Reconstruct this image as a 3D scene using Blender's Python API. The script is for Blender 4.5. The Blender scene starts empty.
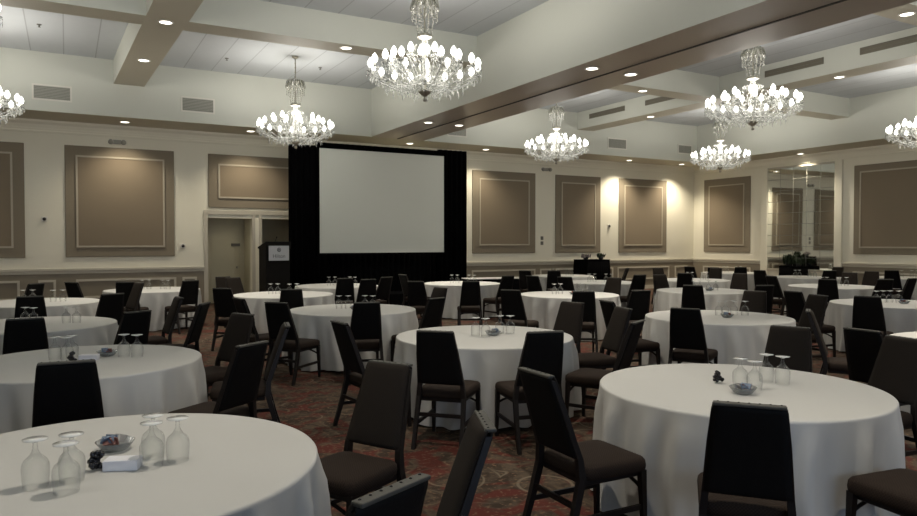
import bpy, bmesh, math, random
from mathutils import Vector, Matrix
D = bpy.data
SC = bpy.context.scene
COL = SC.collection
PI = math.pi
RND = random.Random(7)

# ------------------------------------------------------------------ materials
def mat(name, color, rough=0.6, metal=0.0, spec=0.5, noise=None, bump=None, coat=0.0):
    """principled material; noise=(scale, second colour, stretch) mottles the colour, bump=(scale, strength)"""
    m = D.materials.new(name); m.use_nodes = True
    nt = m.node_tree; b = nt.nodes['Principled BSDF']
    b.inputs['Base Color'].default_value = (*color, 1)
    b.inputs['Roughness'].default_value = rough
    b.inputs['Metallic'].default_value = metal
    b.inputs['Specular IOR Level'].default_value = spec
    b.inputs['Coat Weight'].default_value = coat
    tc = nt.nodes.new('ShaderNodeTexCoord')
    if noise:
        mp = nt.nodes.new('ShaderNodeMapping'); mp.inputs['Scale'].default_value = noise[2] if len(noise) > 2 else (1, 1, 1)
        n = nt.nodes.new('ShaderNodeTexNoise'); n.inputs['Scale'].default_value = noise[0]; n.inputs['Detail'].default_value = 3
        mx = nt.nodes.new('ShaderNodeMix'); mx.data_type = 'RGBA'
        mx.inputs['A'].default_value = (*color, 1); mx.inputs['B'].default_value = (*noise[1], 1)
        nt.links.new(tc.outputs['Object'], mp.inputs['Vector']); nt.links.new(mp.outputs['Vector'], n.inputs['Vector'])
        nt.links.new(n.outputs['Fac'], mx.inputs['Factor']); nt.links.new(mx.outputs['Result'], b.inputs['Base Color'])
    if bump:
        n2 = nt.nodes.new('ShaderNodeTexNoise'); n2.inputs['Scale'].default_value = bump[0]; n2.inputs['Detail'].default_value = 4
        bp = nt.nodes.new('ShaderNodeBump'); bp.inputs['Strength'].default_value = bump[1]; bp.inputs['Distance'].default_value = 0.01
        nt.links.new(tc.outputs['Object'], n2.inputs['Vector']); nt.links.new(n2.outputs['Fac'], bp.inputs['Height'])
        nt.links.new(bp.outputs['Normal'], b.inputs['Normal'])
    return m

def emis(name, color, strength, sample=True):
    m = D.materials.new(name); m.use_nodes = True
    nt = m.node_tree; nt.nodes.clear()
    e = nt.nodes.new('ShaderNodeEmission'); e.inputs[0].default_value = (*color, 1); e.inputs[1].default_value = strength
    o = nt.nodes.new('ShaderNodeOutputMaterial'); nt.links.new(e.outputs[0], o.inputs[0])
    if not sample:
        m.cycles.emission_sampling = 'NONE'
    return m

def glassy(name, tint, opacity, rough=0.05, white=0.35, lo=0.45):
    """thin clear glass: see-through with bright reflections, no refraction noise"""
    m = D.materials.new(name); m.use_nodes = True
    nt = m.node_tree; nt.nodes.clear()
    t = nt.nodes.new('ShaderNodeBsdfTransparent'); t.inputs[0].default_value = (*tint, 1)
    p = nt.nodes.new('ShaderNodeBsdfPrincipled'); p.inputs['Base Color'].default_value = (white, white, white * 0.97, 1)
    p.inputs['Roughness'].default_value = rough; p.inputs['Specular IOR Level'].default_value = 1.0
    p.inputs['Coat Weight'].default_value = 0.6
    lw = nt.nodes.new('ShaderNodeLayerWeight'); lw.inputs['Blend'].default_value = 0.35
    mr = nt.nodes.new('ShaderNodeMapRange'); mr.inputs['To Min'].default_value = opacity * lo; mr.inputs['To Max'].default_value = min(1, opacity * 1.7)
    nt.links.new(lw.outputs['Facing'], mr.inputs['Value'])
    mx = nt.nodes.new('ShaderNodeMixShader')
    nt.links.new(mr.outputs[0], mx.inputs[0]); nt.links.new(t.outputs[0], mx.inputs[1]); nt.links.new(p.outputs[0], mx.inputs[2])
    o = nt.nodes.new('ShaderNodeOutputMaterial'); nt.links.new(mx.outputs[0], o.inputs[0])
    return m

def carpet_material():
    m = D.materials.new('patterned_carpet'); m.use_nodes = True
    nt = m.node_tree; N = nt.nodes; L = nt.links; b = N['Principled BSDF']
    b.inputs['Roughness'].default_value = 0.95; b.inputs['Specular IOR Level'].default_value = 0.1
    tc = N.new('ShaderNodeTexCoord')
    def noise(scale, detail, dist=0.0):
        n = N.new('ShaderNodeTexNoise'); n.inputs['Scale'].default_value = scale; n.inputs['Detail'].default_value = detail
        n.inputs['Distortion'].default_value = dist; L.new(tc.outputs['Object'], n.inputs['Vector']); return n.outputs['Fac']
    def ramp(src, p0, p1):
        r = N.new('ShaderNodeMapRange'); r.inputs['From Min'].default_value = p0; r.inputs['From Max'].default_value = p1
        L.new(src, r.inputs['Value']); return r.outputs[0]
    def mixc(fac, a, c):
        x = N.new('ShaderNodeMix'); x.data_type = 'RGBA'
        L.new(fac, x.inputs['Factor'])
        for sock, v in (('A', a), ('B', c)):
            if isinstance(v, tuple): x.inputs[sock].default_value = (*v, 1)
            else: L.new(v, x.inputs[sock])
        return x.outputs['Result']
    base = mixc(ramp(noise(4.5, 4, 1.8), 0.40, 0.60), (0.040, 0.029, 0.021), (0.085, 0.063, 0.045))
    red = mixc(ramp(noise(2.6, 5, 1.4), 0.50, 0.60), base, (0.090, 0.025, 0.019))
    # swirling rings woven in cream
    v = N.new('ShaderNodeTexVoronoi'); v.inputs['Scale'].default_value = 2.1; v.inputs['Randomness'].default_value = 0.9
    L.new(tc.outputs['Object'], v.inputs['Vector'])
    ml = N.new('ShaderNodeMath'); ml.operation = 'MULTIPLY'; ml.inputs[1].default_value = 24
    L.new(v.outputs['Distance'], ml.inputs[0])
    sn = N.new('ShaderNodeMath'); sn.operation = 'SINE'; L.new(ml.outputs[0], sn.inputs[0])
    ring = ramp(sn.outputs[0], 0.86, 0.98)
    gate = N.new('ShaderNodeMath'); gate.operation = 'MULTIPLY'
    L.new(ring, gate.inputs[0]); L.new(ramp(noise(1.1, 2), 0.50, 0.62), gate.inputs[1])
    g2 = N.new('ShaderNodeMath'); g2.operation = 'MULTIPLY'; g2.inputs[1].default_value = 0.55; L.new(gate.outputs[0], g2.inputs[0])
    col = mixc(g2.outputs[0], red, (0.22, 0.18, 0.13))
    spk = mixc(ramp(noise(26, 2), 0.56, 0.70), col, (0.15, 0.095, 0.06))
    L.new(spk, b.inputs['Base Color'])
    return m

def tile_ceiling_material():
    """white acoustic board with faint joints"""
    m = mat('acoustic_ceiling', (0.57, 0.595, 0.615), 0.9, noise=(6, (0.54, 0.565, 0.585)))
    nt = m.node_tree; N = nt.nodes; L = nt.links; b = N['Principled BSDF']
    tc = N.new('ShaderNodeTexCoord')
    br = N.new('ShaderNodeTexBrick'); br.offset = 0.0; br.squash = 1.0
    br.inputs['Scale'].default_value = 1.0; br.inputs['Brick Width'].default_value = 0.62; br.inputs['Row Height'].default_value = 40
    br.inputs['Mortar Size'].default_value = 0.012; br.inputs['Mortar Smooth'].default_value = 0.2
    br.inputs['Color1'].default_value = (1, 1, 1, 1); br.inputs['Color2'].default_value = (0.94, 0.94, 0.94, 1)
    br.inputs['Mortar'].default_value = (0.70, 0.70, 0.70, 1)
    L.new(tc.outputs['Object'], br.inputs['Vector'])
    src = b.inputs['Base Color'].links[0].from_socket
    mx = N.new('ShaderNodeMix'); mx.data_type = 'RGBA'; mx.blend_type = 'MULTIPLY'; mx.inputs['Factor'].default_value = 1
    L.new(src, mx.inputs['A']); L.new(br.outputs['Color'], mx.inputs['B']); L.new(mx.outputs['Result'], b.inputs['Base Color'])
    return m

def weave_material(name, c1, c2, scale):
    """small woven check of two tones"""
    m = mat(name, c1, 0.9, spec=0.15)
    nt = m.node_tree; N = nt.nodes; L = nt.links; b = N['Principled BSDF']
    tc = N.new('ShaderNodeTexCoord')
    ck = N.new('ShaderNodeTexChecker'); ck.inputs['Scale'].default_value = scale
    ck.inputs['Color1'].default_value = (*c1, 1); ck.inputs['Color2'].default_value = (*c2, 1)
    L.new(tc.outputs['Object'], ck.inputs['Vector']); L.new(ck.outputs['Color'], b.inputs['Base Color'])
    return m

M = {}
M['cream'] = mat('cream_wall_paint', (0.78, 0.75, 0.635), 0.75, noise=(1.5, (0.76, 0.73, 0.615)), bump=(60, 0.05))
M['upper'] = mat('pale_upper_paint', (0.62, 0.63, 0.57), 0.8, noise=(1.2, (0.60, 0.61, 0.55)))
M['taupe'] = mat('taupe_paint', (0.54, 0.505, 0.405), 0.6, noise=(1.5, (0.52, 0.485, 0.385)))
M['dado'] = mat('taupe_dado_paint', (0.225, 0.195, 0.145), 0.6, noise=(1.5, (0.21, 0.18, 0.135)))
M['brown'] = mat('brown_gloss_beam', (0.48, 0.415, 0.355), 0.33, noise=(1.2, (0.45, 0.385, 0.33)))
M['border'] = mat('panel_border_fabric', (0.250, 0.215, 0.163), 0.9, spec=0.2, noise=(80, (0.23, 0.195, 0.145)))
M['fabric'] = mat('panel_fabric', (0.24, 0.195, 0.142), 0.9, spec=0.2, noise=(90, (0.215, 0.175, 0.125)))
M['mould'] = mat('cream_moulding', (0.50, 0.465, 0.385), 0.5)
M['panelmould'] = mat('panel_moulding', (0.42, 0.375, 0.295), 0.5)
M['ceiling'] = tile_ceiling_material()
M['carpet'] = carpet_material()
M['vinyl'] = mat('black_vinyl', (0.0055, 0.0052, 0.005), 0.7, spec=0.15, bump=(150, 0.15))
M['seatfab'] = weave_material('brown_seat_weave', (0.032, 0.022, 0.016), (0.019, 0.013, 0.010), 120)
M['backfab'] = weave_material('dark_back_weave', (0.023, 0.018, 0.014), (0.016, 0.0125, 0.010), 140)
M['frame'] = mat('dark_wood_frame', (0.006, 0.0042, 0.0038), 0.5, spec=0.3, noise=(30, (0.012, 0.008, 0.0065)))
M['trim'] = mat('grey_edge_trim', (0.055, 0.052, 0.042), 0.6)
M['stud'] = mat('dark_nail_head', (0.02, 0.02, 0.02), 0.3, metal=0.8)
M['cloth'] = mat('white_tablecloth', (0.55, 0.545, 0.52), 0.85, spec=0.15, noise=(3, (0.53, 0.525, 0.50)), bump=(220, 0.06))
M['ply'] = mat('table_plywood', (0.30, 0.19, 0.10), 0.6, noise=(12, (0.24, 0.15, 0.08), (1, 8, 1)))
M['steel'] = mat('folding_leg_steel', (0.25, 0.25, 0.25), 0.4, metal=0.8)
M['glass'] = glassy('goblet_glass', (0.985, 0.99, 0.985), 0.33, rough=0.03, white=0.36, lo=0.05)
M['foot'] = glassy('goblet_foot_glass', (0.95, 0.96, 0.95), 0.85, rough=0.08, white=0.92, lo=0.75)  # clear glass painted white and near opaque for the reflections on the feet
M['bowl'] = glassy('bowl_glass', (0.85, 0.88, 0.9), 0.5, white=0.3)
M['crystal'] = glassy('cut_crystal', (0.95, 0.96, 0.95), 0.55, rough=0.12, white=0.75)
M['smoke'] = glassy('crown_glass', (0.75, 0.75, 0.68), 0.60, rough=0.1, white=0.40)
M['brass'] = mat('dull_silver_metal', (0.42, 0.40, 0.34), 0.35, metal=0.9)
M['bulb'] = emis('frosted_candle_bulb', (1.0, 0.97, 0.90), 6.0, sample=False)
M['lens'] = emis('downlight_lens', (1.0, 0.93, 0.80), 5.0, sample=False)
M['white'] = mat('white_enamel', (0.70, 0.68, 0.62), 0.4)
M['paper'] = mat('white_card', (0.75, 0.75, 0.78), 0.6)
M['screen'] = mat('projection_screen_white', (0.70, 0.715, 0.655), 0.8, spec=0.2, noise=(0.8, (0.68, 0.695, 0.635)))
M['drape'] = mat('black_velour', (0.0018, 0.0018, 0.002), 0.95, spec=0.03)
M['blackmetal'] = mat('black_metal', (0.012, 0.012, 0.012), 0.4)
M['slat'] = mat('grille_grey', (0.33, 0.33, 0.29), 0.5)
M['slot'] = mat('diffuser_dark', (0.17, 0.155, 0.12), 0.5)
M['shade'] = mat('grille_recess', (0.14, 0.135, 0.115), 0.7)
M['lectern'] = mat('lectern_black_wood', (0.005, 0.0045, 0.004), 0.7, spec=0.15, noise=(10, (0.008, 0.0065, 0.005), (1, 1, 8)))
M['sign'] = mat('sign_white', (0.50, 0.51, 0.53), 0.5)
M['ink'] = mat('sign_grey_ink', (0.10, 0.10, 0.11), 0.6)
M['door'] = mat('beige_door_paint', (0.58, 0.54, 0.39), 0.5, noise=(2, (0.56, 0.52, 0.375)))
M['alcove'] = mat('alcove_paint', (0.60, 0.56, 0.42), 0.7)
M['leaf'] = mat('plant_leaf', (0.012, 0.024, 0.010), 0.6, noise=(20, (0.022, 0.038, 0.015)))
M['petal'] = mat('pale_petal', (0.30, 0.26, 0.25), 0.6)
M['pot'] = mat('dark_pot', (0.03, 0.03, 0.03), 0.35)
M['mirror'] = mat('mirror_silver', (0.80, 0.82, 0.80), 0.03, metal=1.0)
M['joint'] = mat('mirror_joint', (0.28, 0.275, 0.24), 0.5)
M['bead'] = mat('dark_bead', (0.03, 0.03, 0.033), 0.2, metal=0.6)
M['packr'] = mat('red_packet', (0.22, 0.09, 0.07), 0.6)
M['packb'] = mat('blue_packet', (0.17, 0.22, 0.30), 0.6)
M['packw'] = mat('white_packet', (0.38, 0.37, 0.35), 0.6)
M['pane'] = glassy('window_pane', (0.95, 0.97, 1.0), 0.06)  # glass of the assumed window behind the camera

# ------------------------------------------------------------------ mesh helpers
class MB:
    def __init__(self):
        self.v = []; self.f = []; self.mi = []; self.sm = []
        self.m = 0
    def add(self, vs, fs, smooth=False):
        o = len(self.v); self.v += [tuple(p) for p in vs]
        for f in fs:
            self.f.append(tuple(i + o for i in f)); self.mi.append(self.m); self.sm.append(smooth)
        return self
    def box(self, x0, x1, y0, y1, z0, z1, bevel=0.0, seg=2):
        bm = bmesh.new(); bmesh.ops.create_cube(bm, size=1)
        for q in bm.verts:
            q.co = Vector((x0 if q.co.x < 0 else x1, y0 if q.co.y < 0 else y1, z0 if q.co.z < 0 else z1))
        if bevel: bmesh.ops.bevel(bm, geom=bm.edges[:], offset=bevel, segments=seg, affect='EDGES', profile=0.5)
        return self.bm(bm, smooth=False)
    def bm(self, bm, mtx=None, smooth=True):
        bm.verts.index_update()
        vs = [(mtx @ q.co) if mtx else q.co.copy() for q in bm.verts]
        self.add(vs, [[q.index for q in f.verts] for f in bm.faces], smooth); bm.free(); return self
    def loft(self, loops, caps=True, smooth=True, closed=True):
        n = len(loops[0]); vs = [p for l in loops for p in l]; fs = []
        for i in range(len(loops) - 1):
            for j in range(n if closed else n - 1):
                a, b = i * n + j, i * n + (j + 1) % n
                fs.append((a, b, b + n, a + n))
        if caps:
            fs.append(tuple(range(n - 1, -1, -1))); k = (len(loops) - 1) * n; fs.append(tuple(range(k, k + n)))
        return self.add(vs, fs, smooth)
    def lathe(self, prof, n=16, c=(0, 0, 0), caps=False, smooth=True):
        loops = [[(c[0] + r * math.cos(2 * PI * k / n), c[1] + r * math.sin(2 * PI * k / n), c[2] + z) for k in range(n)] for r, z in prof]
        return self.loft(loops, caps, smooth)
    def tube(self, pts, r, n=6, caps=True):
        P = [Vector(p) for p in pts]; loops = []; rr = r if isinstance(r, (list, tuple)) else [r] * len(P)
        for i, p in enumerate(P):
            t = (P[min(i + 1, len(P) - 1)] - P[max(i - 1, 0)]).normalized()
            u = t.orthogonal().normalized() if i == 0 else (u - t * u.dot(t)).normalized()
            w = t.cross(u)
            loops.append([p + rr[i] * (math.cos(2 * PI * k / n) * u + math.sin(2 * PI * k / n) * w) for k in range(n)])
        return self.loft(loops, caps)
    def bar(self, pts, sx, sy):
        """rectangular-section bar standing mostly along z; sx, sy = full widths per point"""
        loops = []
        for (x, y, z), a, b in zip(pts, sx, sy):
            loops.append([(x - a / 2, y - b / 2, z), (x + a / 2, y - b / 2, z), (x + a / 2, y + b / 2, z), (x - a / 2, y + b / 2, z)])
        return self.loft(loops, True, False)
    def octa(self, c, rx, h):
        x, y, z = c
        vs = [(x + rx, y, z), (x, y + rx, z), (x - rx, y, z), (x, y - rx, z), (x, y, z + h * 0.35), (x, y, z - h * 0.65)]
        return self.add(vs, [(0, 1, 4), (1, 2, 4), (2, 3, 4), (3, 0, 4), (1, 0, 5), (2, 1, 5), (3, 2, 5), (0, 3, 5)])
    def frame(self, x0, x1, z0, z1, w, y0, y1):
        """flat rectangular frame in the xz plane, width w, between depths y0 and y1"""
        self.box(x0, x1, y0, y1, z0, z0 + w); self.box(x0, x1, y0, y1, z1 - w, z1)
        self.box(x0, x0 + w, y0, y1, z0 + w, z1 - w); self.box(x1 - w, x1, y0, y1, z0 + w, z1 - w); return self
    def turn(self, mtx):
        self.v = [tuple(mtx @ Vector(p)) for p in self.v]; return self
    def mesh(self, name, mats):
        me = D.meshes.new(name); me.from_pydata(self.v, [], self.f)
        for m in (mats if isinstance(mats, (list, tuple)) else [mats]): me.materials.append(m)
        me.polygons.foreach_set('material_index', self.mi); me.polygons.foreach_set('use_smooth', self.sm)
        bm = bmesh.new(); bm.from_mesh(me); bmesh.ops.recalc_face_normals(bm, faces=bm.faces[:]); bm.to_mesh(me); bm.free()
        me.update(); return me
    def obj(self, name, mats, parent=None, loc=None, rz=None):
        o = D.objects.new(name, self.mesh(name, mats)); COL.objects.link(o)
        if parent is not None: o.parent = parent
        if loc is not None: o.location = loc
        if rz is not None: o.rotation_euler.z = rz
        return o

def tag(o, label=None, cat=None, group=None, kind=None):
    for k, v in (('label', label), ('category', cat), ('group', group), ('kind', kind)):
        if v: o[k] = v
    return o
def thing(name, label, cat, loc=(0, 0, 0), rz=0.0, group=None):
    o = D.objects.new(name, None); COL.objects.link(o); o.empty_display_size = 0.1
    o.location = loc; o.rotation_euler.z = rz
    return tag(o, label, cat, group)
def struct(name, mb, mats):
    return tag(mb.obj(name, mats), kind='structure')
KIDS = {}
def children(o):
    return [c for c in D.objects if c.parent == o]
def family(o):
    return (o, [family(c) for c in children(o)])
def copy_family(fam, parent=None):
    src, kids = fam
    c = src.copy(); COL.objects.link(c)
    if parent is not None: c.parent = parent
    for k in kids: copy_family(k, c)
    return c
def rrect(w, d, r, n=5):
    """rounded rectangle outline"""
    pts = []
    for cx, cy, a0 in ((w / 2 - r, d / 2 - r, 0), (-w / 2 + r, d / 2 - r, 90), (-w / 2 + r, -d / 2 + r, 180), (w / 2 - r, -d / 2 + r, 270)):
        for k in range(n):
            a = math.radians(a0 + 90 * k / (n - 1)); pts.append((cx + r * math.cos(a), cy + r * math.sin(a)))
    return pts
E_DOWN, E_WASH, E_CHAN, E_UP, E_ASSUMED_DAY, EXPOSURE = 320.0, 165.0, 40.0, 96.0, 130.0, 0.15
CHAIRS = [
    (1.35, 3.68, -241.1, 1, 'front-facing brown chair at the far right of the nearest left table'),
    (0.67, 2.24, 24.5, 1, 'back-turned black chair at the near right of the nearest left table'),
    (1.12, 2.58, 67.5, 1, 'side-on dark chair at the right of the nearest left table'),
    (0.02, 5.24, -3.7, 2, 'nearer back-turned black chair at the near right of the second table of the left row'),
    (1.2, 7.05, -243.1, 2, 'front-facing brown chair at the far right of the second table of the left row'),
    (0.92, 5.39, 36.5, 2, 'farther back-turned black chair at the near right of the second table of the left row'),
    (1.31, 6.21, 76.8, 2, 'side-on dark chair at the right of the second table of the left row'),
    (-0.35, 8.18, 0.7, 3, 'nearer back-turned black chair at the near right of the third table of the left row'),
    (0.44, 8.35, 31.8, 3, 'farther back-turned black chair at the near right of the third table of the left row'),
    (0.9, 9.78, -264.4, 3, 'side-on dark chair at the far right of the third table of the left row'),
    (1.08, 8.88, 61.8, 3, 'back-turned black chair at the right of the third table of the left row'),
    (-0.42, 11.33, -0.7, 4, 'nearer back-turned black chair pulled back, near right of the fourth table of the left row'),
    (0.41, 11.27, 23.1, 4, 'farther back-turned black chair pulled back, near right of the fourth table of the left row'),
    (-0.73, 14.57, 44.0, 4, 'back-turned black chair at the far left of the fourth table of the left row'),
    (0.38, 14.65, -52.4, 5, 'back-turned black chair at the near left of the table left of the alcove'),
    (0.77, 13.58, -250.6, 4, 'front-facing brown chair at the far right of the fourth table of the left row'),
    (1.07, 14.39, -21.9, 5, 'back-turned black chair at the near side of the table left of the alcove'),
    (1.92, 14.36, 18.5, 5, 'back-turned black chair at the near right of the table left of the alcove'),
    (2.38, 11.67, -41.9, 6, 'farther back-turned black chair at the near side of the table before the lectern'),
    (3.07, 14.31, -162.3, 6, 'nearer front-facing brown chair at the far left of the table before the lectern'),
    (3.09, 11.0, -12.3, 6, 'nearer back-turned black chair pulled back, near side of the table before the lectern'),
    (2.96, 14.83, -164.0, 6, 'farther front-facing brown chair pulled back, far left of the table before the lectern'),
    (2.49, 8.65, -50.3, 7, 'nearer back-turned black chair at the near side of the table between centre table and lectern'),
    (2.31, 9.32, -79.1, 7, 'back-turned black chair at the near left of the table between centre table and lectern'),
    (3.24, 8.25, -14.7, 7, 'farther back-turned black chair at the near side of the table between centre table and lectern'),
    (4.04, 8.42, 21.6, 7, 'back-turned black chair at the near right of the table between centre table and lectern'),
    (4.8, 9.78, -259.8, 7, 'front-facing brown chair at the far right of the table between centre table and lectern'),
    (4.96, 13.73, -13.7, 8, "back-turned black chair at the near side of the table under the screen's left half"),
    (5.15, 13.15, -3.4, 8, "nearer back-turned black chair pulled back, near right of the table under the screen's left half"),
    (5.66, 13.77, 19.3, 8, "farther back-turned black chair at the near right of the table under the screen's left half"),
    (6.9, 14.24, -84.4, 9, "back-turned black chair at the near left of the table under the screen's right edge"),
    (5.89, 11.97, -43.0, 9, "nearer back-turned black chair pulled back, near side of the table under the screen's right edge"),
    (6.69, 11.53, -26.8, 9, "farther back-turned black chair pulled back, near side of the table under the screen's right edge"),
    (8.25, 13.02, 5.6, 9, "back-turned black chair at the near right of the table under the screen's right edge"),
    (2.54, 6.1, -85.3, 10, 'back-turned black chair at the near left of the centre foreground table'),
    (2.89, 5.34, -45.4, 10, 'farther back-turned black chair at the near side of the centre foreground table'),
    (3.47, 4.98, -13.7, 10, 'nearer back-turned black chair at the near side of the centre foreground table'),
    (4.94, 6.57, -252.4, 10, 'front-facing brown chair at the far right of the centre foreground table'),
    (4.97, 5.93, 77.5, 10, 'front-facing brown chair at the right of the centre foreground table'),
    (4.36, 5.12, 28.6, 10, 'back-turned black chair at the near right of the centre foreground table'),
    (6.84, 8.41, -33.5, 11, 'nearer back-turned black chair pulled back, near side of the table behind the centre table'),
    (7.61, 8.22, -13.6, 11, 'farther back-turned black chair pulled back, near side of the table behind the centre table'),
    (9.31, 10.73, -252.0, 11, 'front-facing brown chair at the far right of the table behind the centre table'),
    (6.18, 9.08, -56.9, 11, 'back-turned black chair pulled back, near left of the table behind the centre table'),
    (9.08, 12.47, -72.3, 12, 'farther back-turned black chair pulled back, near left of the table nearer the buffet stand'),
    (9.36, 11.87, -56.0, 12, 'nearer back-turned black chair pulled back, near left of the table nearer the buffet stand'),
    (11.11, 11.95, -7.9, 12, 'back-turned black chair at the near side of the table nearer the buffet stand'),
    (10.49, 14.94, -57.7, 13, 'back-turned black chair pulled back, near left of the table against the buffet stand'),
    (11.01, 14.58, -42.1, 13, 'back-turned black chair pulled back, near side of the table against the buffet stand'),
    (13.34, 14.99, 36.6, 13, 'side-on dark chair at the near right of the table against the buffet stand'),
    (6.17, 6.55, -101.7, 14, 'back-turned black chair at the left of the second table of the right row'),
    (6.23, 5.66, -60.7, 14, 'back-turned black chair at the near left of the second table of the right row'),
    (8.52, 6.76, -248.1, 14, 'front-facing brown chair at the far right of the second table of the right row'),
    (8.58, 6.04, 77.7, 14, 'front-facing brown chair at the right of the second table of the right row'),
    (11.4, 11.04, -193.6, 15, 'front-facing brown chair at the far side of the third table of the right row'),
    (9.46, 8.57, -52.6, 15, 'back-turned black chair pulled back, near left of the third table of the right row'),
    (13.22, 10.8, -245.4, 15, 'front-facing brown chair pulled back, far right of the third table of the right row'),
    (10.36, 8.1, -23.2, 15, 'back-turned black chair pulled back, near side of the third table of the right row'),
    (14.3, 13.98, -192.4, 16, 'front-facing brown chair at the far side of the fourth table of the right row'),
    (12.84, 11.89, -53.1, 16, 'back-turned black chair at the near left of the fourth table of the right row'),
    (15.37, 13.35, -247.0, 16, 'front-facing brown chair at the far right of the fourth table of the right row'),
    (13.26, 8.6, -60.2, 17, 'back-turned black chair at the near left of the table in front of the mirror'),
    (14.08, 8.2, -27.2, 17, 'back-turned black chair at the near side of the table in front of the mirror'),
    (15.86, 9.86, -249.4, 17, 'nearer front-facing brown chair at the far right of the table in front of the mirror'),
    (16.95, 10.02, -255.2, 17, 'farther front-facing brown chair pulled back, far right of the table in front of the mirror'),
    (19.05, 12.31, -267.7, 18, "front-facing brown chair at the far right of the table at the mirror's foot"),
    (15.94, 12.02, -82.7, 18, "back-turned black chair pulled back, near left of the table at the mirror's foot"),
    (13.5, 9.72, -103.8, 17, 'back-turned black chair at the left of the table in front of the mirror'),
    (17.12, 11.25, -34.7, 18, "back-turned black chair at the near side of the table at the mirror's foot"),
    (9.7, 6.55, -97.5, 19, 'back-turned black chair pulled back, left of the farther table cut by right edge'),
    (9.68, 5.64, -68.8, 19, 'back-turned black chair pulled back, near left of the farther table cut by right edge'),
    (7.09, 4.36, -146.2, 20, 'side-on dark chair at the far left of the nearer table cut by right edge'),
    (6.13, 3.41, -93.0, 20, 'back-turned black chair at the near left of the nearer table cut by right edge'),
    (2.67, 3.19, -91.1, 21, 'back-turned black chair at the near left of the nearest right table'),
    (2.95, 2.34, -49.6, 21, 'nearer back-turned black chair at the near side of the nearest right table'),
    (5.04, 3.68, -245.6, 21, 'front-facing brown chair at the far right of the nearest right table'),
    (5.15, 3.02, 83.0, 21, 'front-facing brown chair at the right of the nearest right table'),
    (3.76, 1.95, -7.7, 21, 'farther back-turned black chair at the near side of the nearest right table'),
    (18.81, 10.37, -74.3, 22, 'back-turned black chair at the near left of the last table along the right wall'),
    (14.74, 8.19, 1.7, 17, 'back-turned black chair at the near right of the table in front of the mirror'),
    (16.36, 14.77, -77.7, 23, 'farther back-turned black chair pulled back, near left of the last table by the far corner'),
    (17.22, 13.95, -44.0, 23, 'back-turned black chair pulled back, near side of the last table by the far corner'),
    (16.43, 14.09, -60.7, 23, 'nearer back-turned black chair pulled back, near left of the last table by the far corner'),
]
TABLES = {
    1: (0.14, 3.42, 'the nearest left table'),
    2: (0.11, 6.49, 'the second table of the left row'),
    3: (-0.37, 9.66, 'the third table of the left row'),
    4: (-0.40, 13.17, 'the fourth table of the left row'),
    5: (1.53, 15.53, 'the table left of the alcove'),
    6: (3.51, 12.93, 'the table before the lectern'),
    7: (3.59, 9.56, 'the table between centre table and lectern'),
    8: (5.25, 14.93, "the table under the screen's left half"),
    9: (8.12, 14.36, "the table under the screen's right edge"),
    10: (3.77, 6.20, 'the centre foreground table'),
    11: (8.13, 10.35, 'the table behind the centre table'),
    12: (11.28, 13.17, 'the table nearer the buffet stand'),
    13: (12.45, 16.18, 'the table against the buffet stand'),
    14: (7.38, 6.30, 'the second table of the right row'),
    15: (11.10, 9.83, 'the third table of the right row'),
    16: (14.03, 12.78, 'the fourth table of the right row'),
    17: (14.70, 9.42, 'the table in front of the mirror'),
    18: (17.82, 12.26, "the table at the mirror's foot"),
    19: (11.44, 6.32, 'the farther table cut by right edge'),
    20: (7.78, 3.33, 'the nearer table cut by right edge'),
    21: (3.92, 3.17, 'the nearest right table'),
    22: (19.99, 10.71, 'the last table along the right wall'),
    23: (18.46, 15.23, 'the last table by the far corner'),
}
# ------------------------------------------------------------------ the room
XL, XR, YF, YB = -6.1, 21.1, -4.0, 19.2          # inner faces of the four walls
ZS, ZB, ZC = 4.57, 5.31, 5.85                    # soffit, coffer beam and ceiling heights
SX, SY = 19.7, 17.8                              # inner edges of the perimeter soffit (right, back)
T = 0.25

mb = MB(); mb.box(XL - T, XR + T, YF - T, YB + 1.6, -0.2, 0); struct('floor', mb, M['carpet'])
mb = MB(); mb.box(XL - T, XR + T, YF - T, YB + T, ZC, ZC + 0.2); struct('ceiling', mb, M['ceiling'])
# back wall with its two alcove openings
A1, A2, AZ = (3.23, 4.37), (4.63, 5.75), 2.35
mb = MB()
mb.box(XL - T, A1[0], YB, YB + T, 0, ZC); mb.box(A1[1], A2[0], YB, YB + T, 0, AZ); mb.box(A2[1], XR + T, YB, YB + T, 0, ZC)
mb.box(A1[0], A2[1], YB, YB + T, AZ, ZC)
struct('wall_back', mb, M['cream'])
mb = MB()
mb.box(3.0, 6.0, YB + 1.35, YB + 1.5, 0, 2.6); mb.box(3.0, 6.0, YB + T, YB + 1.35, AZ + 0.1, 2.6)
mb.box(3.0, 3.15, YB + T, YB + 1.35, 0, 2.6); mb.box(4.45, 4.58, YB + T, YB + 1.35, 0, 2.6); mb.box(5.85, 6.0, YB + T, YB + 1.35, 0, 2.6)
struct('wall_alcove', mb, M['alcove'])
mb = MB(); mb.box(XR, XR + T, YF - T, YB, 0, ZC); struct('wall_right', mb, M['cream'])
mb = MB(); mb.box(XL - T, XL, YF - T, YB, 0, ZC); struct('wall_left', mb, M['cream'])
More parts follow.
